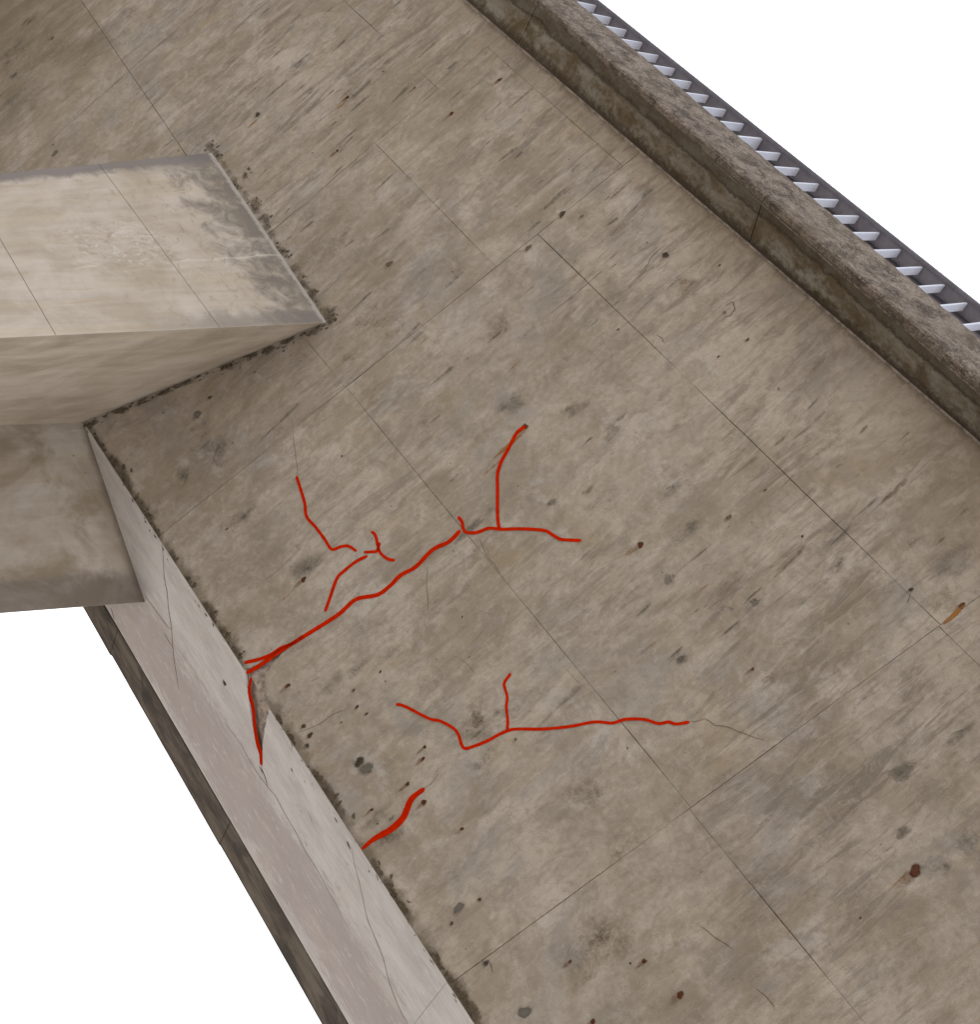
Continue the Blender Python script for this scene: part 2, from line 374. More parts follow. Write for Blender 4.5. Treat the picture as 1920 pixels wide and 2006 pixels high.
# ------------------------------------------------------------------ ground
g = mesh_obj('ground', [(-600, -600, 0), (600, -600, 0), (600, 600, 0), (-600, 600, 0)], [(0, 1, 2, 3)], MASPH)
g['kind'] = 'structure'
bstrip = mesh_obj('bounce_strip', [(-60, -2.0, .004), (60, -2.0, .004), (60, 7.5, .004), (-60, 7.5, .004)], [(0, 1, 2, 3)], MBOUNCE); bstrip['kind'] = 'structure'  # unseen pale strip, added to bounce light up onto the middle of the underside

# ------------------------------------------------------------------ the bridge deck
deck = empty('bridge_deck', (C0[0]+1.5, C0[1], 0), 'stained concrete bridge deck seen from below with sloping panelled underside', 'bridge')
base(deck, deck.location)
Y0, Y1 = -9.0, 11.5                # ends of what is built, metres along the bridge from C0
def prism(name, sec, y0, y1, mat, parent, **k):
    n = len(sec)
    vs = [(x, C0[1]+y, z) for y in (y0, y1) for x, z in sec]
    fs = [tuple(range(n)), tuple(range(2*n-1, n-1, -1))] + [(i, i+n, (i+1) % n + n, (i+1) % n) for i in range(n)]
    return mesh_obj(name, vs, fs, mat, parent, **k)
d = .016
cb = C0 - NW*d; cb = cb + A*((C0[2]+d-cb[2])/A[2])       # inner corner, inset from both faces
tb = T0 - NW*d
prism('core', [(cb[0], cb[2]), (tb[0], tb[2]), (T0[0]-.26, T0[2]+.03), (T0[0]-.26, T0[2]+.22), (C0[0]+4.9, T0[2]+.26), (C0[0]+4.9, T0[2]-.02), (C0[0]+4.4, T0[2]-.10), (C0[0]+1.10, C0[2]+d)],
      Y0-.02, Y1+.02, MCORE, deck, label='rough brown concrete core behind the facing')

def plate(name, pts, to3, mat, parent, depth=.013, uvf=None, label=None):
    """pts: outline in surface coordinates; to3(p, height) -> world point. One thin slab with its own sides."""
    n = len(pts)
    vs = [to3(p, 0) for p in pts] + [to3(p, -depth) for p in pts]
    fs = [tuple(range(n))] + [(i, i+n, (i+1) % n + n, (i+1) % n) for i in range(n)]
    uv = [(uvf(p) if uvf else p) for p in pts]*2
    return mesh_obj(name, vs, fs, mat, parent, uvs=uv, label=label)
w3 = lambda p, h: web(p[0], p[1], h)
b3 = lambda p, h: bot(p[0], p[1], h)

def uneven(pts):
    out = []; n = len(pts)
    for i in range(n):
        a_, b_ = np.array(pts[i]), np.array(pts[(i+1) % n]); out.append(tuple(map(float, a_)))
        L = np.linalg.norm(b_-a_); e = (b_-a_)/L; nn = np.array([-e[1], e[0]])
        if min(a_[0], b_[0]) < .001 and abs(e[0]) < .1 or abs(a_[0]-SW)+abs(b_[0]-SW) < .001: continue
        m = max(2, int(L/.07)); ph = random.uniform(0, 6)
        for q in range(1, m):
            w = .0013*math.sin(q*.45+ph)*math.sin(q*.17+ph*2) + random.uniform(-.0006, .0006)
            p = a_+(b_-a_)*q/m + nn*w; out.append((float(p[0]), float(p[1])))
    return out
def ragged(pts, n0, step=.012, amp=.0035):
    out = []
    n = len(pts)
    for i in range(n):
        a_, b_ = np.array(pts[i]), np.array(pts[(i+1) % n]); out.append(tuple(map(float, a_)))
        if i >= n0 and i+1 < n:
            L = np.linalg.norm(b_-a_); m = int(L/step)
            for q in range(1, m): p = a_+(b_-a_)*q/m + np.array([random.uniform(-amp, amp), random.uniform(-amp, amp)]); out.append((float(max(p[0], .0)), float(p[1])))
    return out
# course boundaries t(s): value at s=0 and slope per metre
LINES = [(Y1, 0), (6.55, .01), (4.045, .014), (2.215, -.003), (1.085, -.043), (-1.73, -.070), (-4.65, -.07), (-7.4, -.07), (Y0, 0)]
GAP = {1: .0015, 2: .0016, 3: .0015, 4: .0015, 5: .0011, 6: .0014, 7: .0014}
SLANT = lambda t: 1.588+(t-4.87)*.075
COURSES = [[1.62, 2.9], ['L', 2.85], ['L', 2.835], [1.305, 2.347, 3.21], [1.31, 2.63], [1.30, 2.62], [1.3, 2.6], [1.3, 2.6]]
SG = .0010
tl = lambda i, s: LINES[i][0] + LINES[i][1]*s
notch = [st(478, 1312), st(500, 1303), st(548, 1270), st(596, 1245), st(566, 1268), st(538, 1294), st(519, 1322), st(520, 1350), st(527, 1389)]
for i, cuts in enumerate(COURSES):
    ss = [0.0] + cuts + [SW]
    for j in range(len(ss)-1):
        wg = lambda q: .0016 if (i in (4, 1) and q == 1.31+1.32 or (i, q) in ((4, 2.63), (5, 2.62), (1, 1.57), (0, 1.6))) else SG
        s0 = None if ss[j] == 'L' else ss[j] + (wg(ss[j]) if j else 0)
        s1 = None if ss[j+1] == 'L' else ss[j+1] - (wg(ss[j+1]) if j+2 < len(ss) else 0)
        gt, gb = GAP.get(i, 0), GAP.get(i+1, 0)
        lift = random.uniform(-.0012, .0012)
        A0, B0 = (s0, s0) if s0 is not None else (SLANT(LINES[i][0])+.0016, SLANT(LINES[i+1][0])+.0016)
        A1, B1 = (s1, s1) if s1 is not None else (SLANT(LINES[i][0])-.0016, SLANT(LINES[i+1][0])-.0016)
        pts = [(A0, tl(i, A0)-gt), (A1, tl(i, A1)-gt), (B1, tl(i+1, B1)+gb), (B0, tl(i+1, B0)+gb)]
        if not (i == 4 and j == 0): pts = uneven(pts)
        if i == 4 and j == 0:
            nn = [(max(0.0, a_), b_) for a_, b_ in notch]; nn[0] = (0.0, nn[0][1]); nn[-1] = (0.0, nn[-1][1])
            pts = [pts[0], pts[1], pts[2], pts[3]] + sorted([nn[0], nn[-1]], key=lambda q: q[1])[:1] + nn[-2:0:-1] + [nn[0]]
            lift = 0
        pts = pts if not (i == 4 and j == 0) else ragged(pts, 4)
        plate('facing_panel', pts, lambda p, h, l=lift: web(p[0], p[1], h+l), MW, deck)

# bottom flange: two slabs across, one corner broken away
xf = lambda t: .885 - .027*t/1.4                  # far edge of the flange (measured, slightly skewed)
tj = bt(874, 1925)[1]
bn = [bt(478, 1312), bt(487, 1370), bt(495, 1425), bt(504, 1465), bt(513, 1498), bt(514, 1460), bt(519, 1425), bt(527, 1389)]
bn = [(max(0.0, a_), b_) for a_, b_ in bn]; bn[0] = (0.0, bn[0][1]); bn[-1] = (0.0, bn[-1][1])
plate('flange_slab', ragged([(0, Y1), (xf(Y1), Y1), (xf(tj), tj+.001), (0, tj+.001)] + [bn[-1]] + bn[-2:0:-1] + [bn[0]], 4), b3, MF, deck, label='pale bottom slab with one corner broken away')
plate('flange_slab', [(0, tj-.001), (xf(tj), tj-.001), (xf(Y0), Y0), (0, Y0)], b3, MF, deck)

# darker kerb units along the far edge of the flange
js = [Y1, 6.8, 5.4, 3.98, 2.575, 1.172, -.228, -1.63, -3.03, -4.43, -5.83, -7.23, Y0]
for q, (ya, yb) in enumerate(zip(js, js[1:])):
    off = (.0, .014, .004)[q % 3]; h = (0, .004, .002)[q % 3]
    xo = lambda t: xf(t) + .250 - .004*t
    n_ = 10; ts = [ya-.002 + (yb-ya+.004)*i/n_ for i in range(n_+1)]
    sec = lambda t: [(xf(t)+.010, h), (xo(t)+off-.02+random.uniform(-.0015, .0015), h), (xo(t)+off+random.uniform(-.0015, .0015), h-.014), (xo(t)+off+.01, -.16), (xf(t)+.010, -.16)]
    vs_, uv_, fs_ = [], [], []
    for t in ts:
        for (x, hh) in sec(t): vs_.append(bot(x, t, hh)); uv_.append((x + q*3.0*0, t))
    for i in range(n_):
        for m_ in range(5): a_ = i*5+m_; b_ = i*5+(m_+1) % 5; fs_.append((a_, b_, b_+5, a_+5))
    fs_ += [(4, 3, 2, 1, 0), tuple(n_*5+m_ for m_ in range(5))]
    mesh_obj('kerb_unit', vs_, fs_, ME, deck, uvs=uv_)

# underside band and coping blocks along the near edge
zl = lambda t: -.103 + .062*t if t > -2 else -.227 + .03*(t+2)      # height of the coping's lower arris from the top of the slope
def zlip(t): return max(-.30, min(.02, zl(t)))
ztop = lambda t: max(.10, min(.45, .312 + .050*t))
XL = -.290
bj = [Y1, 9.95, 7.98, 6.01, 4.035, 2.06, .09, -1.88, -3.85, -5.82, -7.8, Y0]
def bandp(t, f): return T0 + np.array([-.010 + (XL+.052)*f if f <= 1 else 0, t, 0]) + np.array([0, 0, .010 + (zlip(t)-.012)*f])
for ya, yb in zip(bj, bj[1:]):
    n_ = 20; ts = [ya-.003 + (yb-ya+.006)*i/n_ for i in range(n_+1)]
    vs_, uv_, fs_ = [], [], []
    K = 5
    for t in ts:
        for q in range(K):
            f_ = q/(K-1); vs_.append(bandp(t, f_) + np.array([0, 0, random.uniform(-.0012, .0012)])); uv_.append((f_, t))
        for f_ in (1, 0): vs_.append(bandp(t, f_)+np.array([0, 0, .05])); uv_.append((f_, t))
    K += 2
    for i in range(n_):
        for m_ in range(K): a_ = i*K+m_; b_ = i*K+(m_+1) % K; fs_.append((a_, b_, b_+K, a_+K))
    fs_ += [tuple(range(K-1, -1, -1)), tuple(n_*K+m_ for m_ in range(K))]
    mesh_obj('drip_slab', vs_, fs_, MB, deck, uvs=uv_)
    # coping block: lip, weathered outer face, top
    n_ = 60; ts = [ya-.0015 + (yb-ya+.003)*i/n_ for i in range(n_+1)]
    vs_, uv_, fs_ = [], [], []
    r = lambda a: random.uniform(-a, a)
    for t in ts:
        zb, zt = zlip(t), ztop(t)
        sec = [(XL+.056, zb+.002, 0), (XL+.012+r(.002), zb-.002+r(.002), .05), (XL+.003+r(.002), zb+.010+r(.003), .065)]
        sec += [(XL+r(.0022), zb+(zt-zb)*q, .07+(zt-zb)*q) for q in (.12, .24, .36, .5, .62, .75, .88)]
        sec += [(XL+.004+r(.002), zt-.006+r(.002), .5), (XL+.02, zt, .52), (XL+.20, zt+.005, .70), (XL+.20, .07, .9), (XL+.056, zb+.045, 1.1)]
        K = len(sec)
        for x, z, uu in sec: vs_.append(T0 + np.array([x, t, z])); uv_.append((uu, t))
    for i in range(n_):
        for m_ in range(K): a_ = i*K+m_; b_ = i*K+(m_+1) % K; fs_.append((a_, b_, b_+K, a_+K))
    fs_ += [tuple(range(K-1, -1, -1)), tuple(n_*K+m_ for m_ in range(K))]
    mesh_obj('coping_block', vs_, fs_, MC, deck, uvs=uv_)

# ------------------------------------------------------------------ pier
def onweb(x, y): return hit(x, y, C0, NW)
P1, P2, P3 = onweb(415, 300), onweb(640, 632), onweb(164, 828); P3 = P3 + A*(0-(P3-C0)@A)
P4 = hit(284, 1179, C0, ZN)
SL = [np.array([.109, -.066]), np.array([-.011, .009]), np.array([-.060, .057]), np.array([-.090, .116])]
TOPS = [P1, P2, P3, P4]
def pe(i, v):                                       # a point on pier arris i, v metres below its top
    p = TOPS[i]; return np.array([p[0]+SL[i][0]*v, p[1]+SL[i][1]*v, p[2]-v])
P5 = np.array([6.1, 4.95, C0[2]]); P6 = np.array([5.6, 6.9, C0[2]])
TOPS += [P5, P6]; SL += [np.array([-.03, .03]), np.array([-.03, -.03])]
pier = empty('bridge_pier', (float(P3[0]), float(P3[1])+.6, 0), 'pale angular concrete pier rising left of the sloping underside', 'bridge pier')
base(pier, pier.location)
cen = np.mean([p[:2] for p in TOPS], axis=0)
vs_ = []
for top in (1, 0):
    for i in range(6):
        v = -.02 if top else TOPS[i][2]
        p = pe(i, v)
        nb = [TOPS[(i+1) % 6][:2], TOPS[i-1][:2]]
        vs_.append(p)
def inset2(poly, dd):
    out = []; n = len(poly)
    ar = sum(poly[i][0]*poly[(i+1) % n][1]-poly[(i+1) % n][0]*poly[i][1] for i in range(n)); sg = 1 if ar > 0 else -1
    for i in range(n):
        a_, b_, c_ = poly[i-1], poly[i], poly[(i+1) % n]
        e1 = unit(b_-a_); e2 = unit(c_-b_); n1 = np.array([-e1[1], e1[0]])*sg; n2 = np.array([-e2[1], e2[0]])*sg
        m_ = unit(n1+n2); out.append(b_ + m_*dd/max(.3, m_@n1))
    return out
tp = inset2([v[:2] for v in vs_[:6]], .16); bp_ = inset2([v[:2] for v in vs_[6:]], .16)
cv = [np.array([*tp[i], vs_[i][2]]) for i in range(6)] + [np.array([*bp_[i], vs_[6+i][2]]) for i in range(6)]
mesh_obj('pier_core', cv, [(0, 1, 2, 3, 4, 5), (11, 10, 9, 8, 7, 6)] + [(i, (i+1) % 6, (i+1) % 6+6, i+6) for i in range(6)], MCORE, pier)
def pier_face(i, j, cuts, mat, gap=.0014):
    """facing between arrises i and j; cuts = (v on arris i, v on arris j) pairs"""
    nrm2 = TOPS[j][:2]-TOPS[i][:2]; w = np.linalg.norm(nrm2); n2 = np.array([nrm2[1], -nrm2[0], 0])/w
    if n2[:2] @ ((TOPS[i][:2]+TOPS[j][:2])/2 - cen) < 0: n2 = -n2
    n2 = n2 if (i, j) != (1, 2) else np.array([abs(nrm2[1]), -abs(nrm2[0]), 0])/w
    cc = [(-.012, -.012)] + cuts + [(TOPS[i][2], TOPS[j][2])]
    for q in range(len(cc)-1):
        (a0, b0), (a1, b1) = cc[q], cc[q+1]
        g0 = gap if q else 0; g1 = gap if q+2 < len(cc) else 0
        k_ = 8 if q+2 == len(cc) else 3
        vs_, uv_, fs_ = [], [], []
        for r_ in range(k_+1):
            fr = r_/k_; va = (a0+g0)*(1-fr)+(a1-g1)*fr; vb = (b0+g0)*(1-fr)+(b1-g1)*fr
            pa, pb = pe(i, va), pe(j, vb)
            vs_ += [pa, pb, pb-n2*.0015, pa-n2*.0015]; uv_ += [(0, va), (w, vb), (w, vb), (0, va)]
        for r_ in range(k_):
            for m_ in range(4): a_ = r_*4+m_; b_ = r_*4+(m_+1) % 4; fs_.append((a_, b_, b_+4, a_+4))
        fs_ += [(3, 2, 1, 0), tuple(k_*4+m_ for m_ in range(4))]
        mesh_obj('facing_panel', vs_, fs_, mat, pier, uvs=uv_)
def vat(i, x, y):                                   # depth below the top of arris i seen nearest pixel (x, y)
    d_ = ray(x, y); best = None
    for v in np.arange(0, 3.2, .004):
        p = pe(i, v)-CAM; e = np.linalg.norm(np.cross(p, d_))/np.linalg.norm(p)
        if best is None or e < best[0]: best = (e, v)
    return float(best[1])
c1 = (vat(0, 194, 322), vat(1, 430, 640)); c2 = (vat(0, -70, 347), vat(1, 110, 655))
print('pier cuts', c1, c2)
st_ = (c2[0]-c1[0], c2[1]-c1[1])
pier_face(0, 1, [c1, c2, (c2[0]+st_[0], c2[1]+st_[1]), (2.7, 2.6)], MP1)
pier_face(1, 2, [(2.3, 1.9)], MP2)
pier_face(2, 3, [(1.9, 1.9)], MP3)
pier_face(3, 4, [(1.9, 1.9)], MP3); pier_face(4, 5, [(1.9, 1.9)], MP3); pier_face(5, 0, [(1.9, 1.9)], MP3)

# ------------------------------------------------------------------ railing on the near coping
XR = -.200; ZR = .850
rl = T0 + np.array([XR, 0, ztop(0)])
rail = empty('railing', rl, 'dark grey metal railing with white upright fins on the weathered coping', 'railing')
base(rail, rail.location)
zrt = lambda t: ZR + .012*t
def boxm(x0, x1, y0, y1, z0, z1): return [np.array([x, y, z]) for z in (z0, z1) for x, y in ((x0, y0), (x1, y0), (x1, y1), (x0, y1))], [(3, 2, 1, 0), (4, 5, 6, 7), (0, 1, 5, 4), (1, 2, 6, 5), (2, 3, 7, 6), (3, 0, 4, 7)]
def railbar(name, x0, x1, z0, z1, mat):
    vs_, fs_ = boxm(T0[0]+x0, T0[0]+x1, 0, 1, 0, 1)
    vs2 = [np.array([v[0], C0[1]+(Y0 if i % 4 in (0, 1) else Y1), T0[2]+zrt(Y0 if i % 4 in (0, 1) else Y1)+(z0 if i < 4 else z1)]) for i, v in enumerate(vs_)]
    return mesh_obj(name, vs2, fs_, mat, rail)
railbar('top_rail', -.214, -.128, .012, .030, MRAIL)
railbar('top_rail', -.118, .10, .000, .030, MRAIL2)
railbar('rail_rib', -.232, -.214, .002, .022, MRAIL)
railbar('rail_rib', -.128, -.118, -.010, .030, MRAILD)
railbar('rail_rib', .092, .100, -.03, .012, MRAILD)
def fin_mesh(dx, th, bevel=.004):
    bm = bmesh.new()
    vs_, fs_ = boxm(XR, XR+dx, -th/2, th/2, ztop(0)-.30, ZR+.004)
    bv = [bm.verts.new(tuple(v - np.array([XR, 0, ztop(0)]))) for v in vs_]
    for f_ in fs_: bm.faces.new([bv[i] for i in f_])
    bmesh.ops.bevel(bm, geom=[e for e in bm.edges], offset=bevel, segments=2, affect='EDGES')
    me = bpy.data.meshes.new('baluster'); bm.to_mesh(me); bm.free(); me.materials.append(MWHITE)
    return me
fm = fin_mesh(.046, .013, .0015); pm = fin_mesh(.085, .016, .0015)
i0 = -60
for i in range(-58, 66):
    t = .838 - .1555*i
    if not (Y0+.2 < t < Y1-.2): continue
    post = (i % 17 == 0)
    o = bpy.data.objects.new('post' if post else 'baluster', pm if post else fm); COL.objects.link(o); o.parent = rail
    o.location = (0, t, zrt(t)-ZR); o.rotation_euler = (0, 0, random.uniform(-.02, .02))

# ------------------------------------------------------------------ ribbons laid on the surfaces (red crack marking, hairline cracks)
def smooth(pts, n=6):
    P = [np.array(p, float) for p in pts]; P = [2*P[0]-P[1]] + P + [2*P[-1]-P[-2]]; out = []
    for i in range(1, len(P)-2):
        for k in range(n):
            t = k/n; a, b, c, e = P[i-1:i+3]
            out.append(.5*((2*b)+(c-a)*t+(2*a-5*b+4*c-e)*t*t+(3*b-a-3*c+e)*t**3))
    out.append(P[-2]); return out
def ribbon_geo(px, plane, width, h0, h1, jit=0, taper=False, cap=True):
    pts = smooth(px); n = len(pts)
    conv = st if plane == 'web' else bt; to3 = web if plane == 'web' else bot
    q = [np.array(conv(*p)) for p in pts]
    vs_, uv_ = [], []
    for i in range(n):
        dd = unit(q[min(n-1, i+1)]-q[max(0, i-1)]); nn = np.array([-dd[1], dd[0]])
        wv = width[0] + (width[1]-width[0])*i/(n-1) if isinstance(width, tuple) and len(width) == 2 else (np.interp(i/(n-1), np.linspace(0, 1, len(width)), width) if isinstance(width, tuple) else width)
        dist = np.linalg.norm(to3(*q[i])-CAM); w = wv*dist/F/2       # wv: width as seen in photograph pixels at that distance
        # keep the drawn width square to the view: the surface is seen at a slant
        p3a = to3(*q[i]); n3 = to3(*(q[i]+nn*.01))-p3a; rd = unit(p3a-CAM); n3p = n3-rd*(n3@rd); w = w*.01/max(.004, np.linalg.norm(n3p))
        if cap and (i == 0 or i == n-1): w *= .55
        if taper: w *= max(.15, math.sin(math.pi*min(1, max(0, (i+.3)/n)))**.5)
        w *= 1+random.uniform(-jit, jit)
        for sgn in (-1, 1):
            e = q[i]+nn*w*sgn
            if plane == 'web': e[0] = max(e[0], .001)
            vs_.append(to3(e[0], e[1], h1)); uv_.append((e[0], e[1]))
        for sgn in (1, -1):
            e = q[i]+nn*w*sgn
            if plane == 'web': e[0] = max(e[0], .001)
            vs_.append(to3(e[0], e[1], h0)); uv_.append((e[0], e[1]))
    fs_ = []
    for i in range(n-1):
        for m_ in range(4): a_ = i*4+m_; b_ = i*4+(m_+1) % 4; fs_.append((a_, b_, b_+4, a_+4))
    fs_ += [(3, 2, 1, 0), tuple((n-1)*4+m_ for m_ in range(4))]
    return vs_, uv_, fs_
RED = [
 ('longest wavy red crack line climbing from the broken corner', 'web', [(482, 1319), (510, 1303), (545, 1278), (590, 1250), (640, 1219), (668, 1200), (698, 1174), (740, 1165), (765, 1147), (785, 1127), (815, 1110), (848, 1077), (880, 1061), (902, 1039)], 9),
 ('short red stroke beside the start of the longest line', 'web', [(479, 1298), (505, 1292), (530, 1283), (550, 1270), (575, 1260), (594, 1247)], 8),
 ('red line running right with a small hook at its left end', 'web', [(898, 1012), (905, 1022), (908, 1036), (914, 1043), (935, 1043), (958, 1035), (985, 1037), (1020, 1036), (1065, 1039), (1080, 1046), (1097, 1056), (1118, 1058), (1139, 1059)], 7.5),
 ('red branch rising to the rusty hole', 'web', [(978, 1036), (975, 1010), (975, 960), (975, 930), (982, 905), (996, 880), (1008, 856), (1016, 845), (1030, 835)], 8),
 ('upper left wavy red crack line', 'web', [(581, 933), (588, 955), (597, 985), (601, 1012), (618, 1032), (636, 1056), (650, 1076), (668, 1071), (683, 1070), (699, 1080)], 7),
 ('small red three-armed mark', 'web', [(728, 1041), (736, 1050), (742, 1075), (747, 1085), (760, 1095), (774, 1098)], 7),
 ('tiny red stroke joining the three-armed mark', 'web', [(713, 1082), (728, 1081), (739, 1079), (744, 1063)], 6.5),
 ('short curved red line below the three-armed mark', 'web', [(637, 1198), (646, 1173), (660, 1134), (675, 1118), (698, 1100), (720, 1089)], 7),
 ('red line crossing the pale bottom slab', 'bot', [(493, 1327), (489, 1345), (491, 1365), (496, 1385), (500, 1425), (505, 1455), (511, 1475), (512, 1498)], 7.5),
 ('red line on the right with a dip at its left end', 'web', [(776, 1379), (795, 1384), (840, 1407), (862, 1412), (885, 1424), (897, 1436), (905, 1459), (912, 1466), (930, 1461), (955, 1451), (985, 1435), (1010, 1428), (1060, 1428), (1115, 1423), (1165, 1414), (1200, 1416), (1225, 1409), (1262, 1409), (1290, 1417), (1310, 1414), (1325, 1418), (1351, 1414)], 7),
 ('short upright red branch over the long right line', 'web', [(1001, 1319), (990, 1334), (988, 1343), (994, 1365), (992, 1385), (995, 1410), (994, 1430)], 6.5),
 ('thickest red stroke beside the lower corner', 'web', [(709, 1663), (733, 1643), (765, 1625), (788, 1604), (797, 1586), (807, 1564), (832, 1544)], (6, 13, 14, 14, 9)),
]
for lab, plane, px, w in RED:
    vs_, uv_, fs_ = ribbon_geo(px, plane, tuple(q*.85 for q in w) if isinstance(w, tuple) else w*.82, .0008, .0026, .07)
    mesh_obj('crack_marking', vs_, fs_, MRED, deck, uvs=uv_, label=lab)

# ------------------------------------------------------------------ stains: soft-edged patches of dirt, mould and rust lying on the concrete
SV, SF, SU, SCOL = [], [], [], []; LAY = [0]
def blob(plane, c, la, lb, ang, col, al, tail=0, seed=None, raw=False, rim=True):
    """patch centred c (surface metres), half axes la, lb; the axis la at angle ang; tail stretches it down the slope"""
    LAY[0] += 1; h = .0004 + (LAY[0] % 60)*.000012
    to3 = web if plane == 'web' else bot
    b0 = len(SV); nr = 18 if la*lb > .0004 else 10
    ca, sa = math.cos(ang), math.sin(ang)
    ph = [random.uniform(0, 6.283) for _ in range(4)]
    rr = [1+.16*math.sin(2*a_+ph[0])+.12*math.sin(3*a_+ph[1])+.08*math.sin(5*a_+ph[2]) for a_ in [2*math.pi*i/nr for i in range(nr)]]
    SV.append(to3(c[0], c[1], h)); SU.append(tuple(c)); SCOL.append((*col, al))
    RG = ((.35, .93), (.62, .68), (.85, .30), (1.12, 0.0)) if nr == 18 else ((.5, .85), (.85, .4), (1.2, 0.0))
    for ring, (rad, k) in enumerate(RG):
        for i in range(nr):
            th = 2*math.pi*i/nr; x = math.cos(th)*rad*rr[i]*la; y = math.sin(th)*rad*rr[i]*lb
            if tail and x < 0: x *= 1+tail; y *= max(.35, 1+x/(la*(1+tail))*.6)
            p = (c[0]+x*ca-y*sa, c[1]+x*sa+y*ca)
            if plane == 'web': p = (min(max(p[0], .001), SW-.002), p[1])
            else: p = (min(max(p[0], .001), .87), p[1])
            SV.append(to3(p[0], p[1], h)); SU.append(p); SCOL.append((*col, al*k))
    for i in range(nr): SF.append((b0, b0+1+i, b0+1+(i+1) % nr))
    for ring in range(len(RG)-1):
        o = b0+1+ring*nr
        for i in range(nr): SF.append((o+i, o+nr+i, o+nr+(i+1) % nr, o+(i+1) % nr))
def pb(x, y, la, lb, col, al, ang=0, tail=0, plane='web'):
    blob(plane, st(x, y) if plane == 'web' else bt(x, y), la, lb, ang, col, al, tail)
DARK = (.055, .042, .028); GREY = (.16, .145, .125); RUST = (.085, .022, .006); ORNG = (.36, .15, .03); BRN = (.15, .11, .07); MOU = (.105, .082, .052); PALE = (.50, .46, .42); PINK = (.27, .19, .15)
# small cavities and rust
for x, y, r, col, a in [(505, 225, .020, DARK, 1), (680, 192, .014, RUST, 1), (661, 296, .011, RUST, 1), (979, 157, .014, RUST, 1), (885, 223, .014, RUST, .95), (812, 173, .009, RUST, .9),
        (763, 517, .022, BRN, .95), (1035, 486, .020, BRN, .9), (1101, 420, .022, DARK, .95), (1140, 424, .011, GREY, .9), (1255, 1067, .017, RUST, 1.1), (595, 1135, .016, RUST, 1.1),
        (1028, 836, .018, RUST, 1), (1884, 1187, .016, RUST, 1), (1793, 1706, .026, RUST, 1.2), (1262, 1882, .011, RUST, 1), (1333, 1948, .016, RUST, 1.1), (564, 1343, .014, RUST, 1),
        (832, 1463, .010, RUST, 1), (829, 1486, .011, RUST, 1), (799, 1535, .012, RUST, 1), (831, 1571, .014, RUST, 1), (728, 1586, .010, RUST, .9), (905, 1623, .010, RUST, .9), (940, 1761, .009, DARK, 1),
        (885, 1808, .010, DARK, .9), (1117, 1883, .010, RUST, .9), (693, 1352, .008, DARK, 1), (700, 1384, .010, DARK, .9), (718, 1398, .009, DARK, .9), (595, 1422, .012, DARK, 1), (607, 1440, .018, DARK, .9), (602, 1460, .014, DARK, .9), (1162, 2000, .012, RUST, 1),
        (16, 122, .02, GREY, .9), (28, 148, .022, GREY, .9), (103, 75, .014, BRN, .9), (108, 300, .022, GREY, .95), (104, 284, .008, DARK, .9), (412, 778, .014, DARK, .8), (387, 812, .026, GREY, .9), (352, 45, .01, DARK, .9), (385, 17, .012, RUST, .8),
        (1304, 500, .02, DARK, .85), (1420, 612, .012, DARK, .7), (1465, 665, .01, DARK, .8), (1410, 520, .008, DARK, .8), (1785, 1155, .010, DARK, .9), (1428, 1013, .015, BRN, .8), (1500, 960, .008, DARK, .8),
        (900, 1776, .024, GREY, 1), (1028, 1983, .030, GREY, 1), (953, 1885, .014, DARK, .7), (704, 1492, .026, DARK, .95), (720, 1505, .036, GREY, .8), (1010, 1448, .010, DARK, .7), (1335, 1290, .018, GREY, .7), (1475, 1310, .01, RUST, .7)]:
    if col == RUST: pb(x-6, y+5, r*2.6, r*1.5, (.24, .12, .05), .55, 0, .8)
    if col in (DARK, GREY, BRN): pb(x-3, y+3, r*2.2, r*1.7, (.17, .14, .11), .45)
    pb(x, y, r*1.3, r*1.0, col, a)
# rust runs
for x, y, l, w, a in [(668, 208, .055, .008, .9), (495, 243, .05, .010, .7), (1868, 1205, .10, .012, .95), (1000, 870, .16, .015, .75), (965, 915, .12, .014, .5), (650, 305, .03, .007, .6), (565, 1165, .10, .010, .45), (1755, 1730, .11, .010, .5),
                      (1010, 715, .06, .009, .5), (1380, 1150, .05, .008, .55), (1232, 1080, .05, .010, .5), (1445, 1120, .04, .01, .5)]:
    pb(x, y, l, w, ORNG, a, .04)
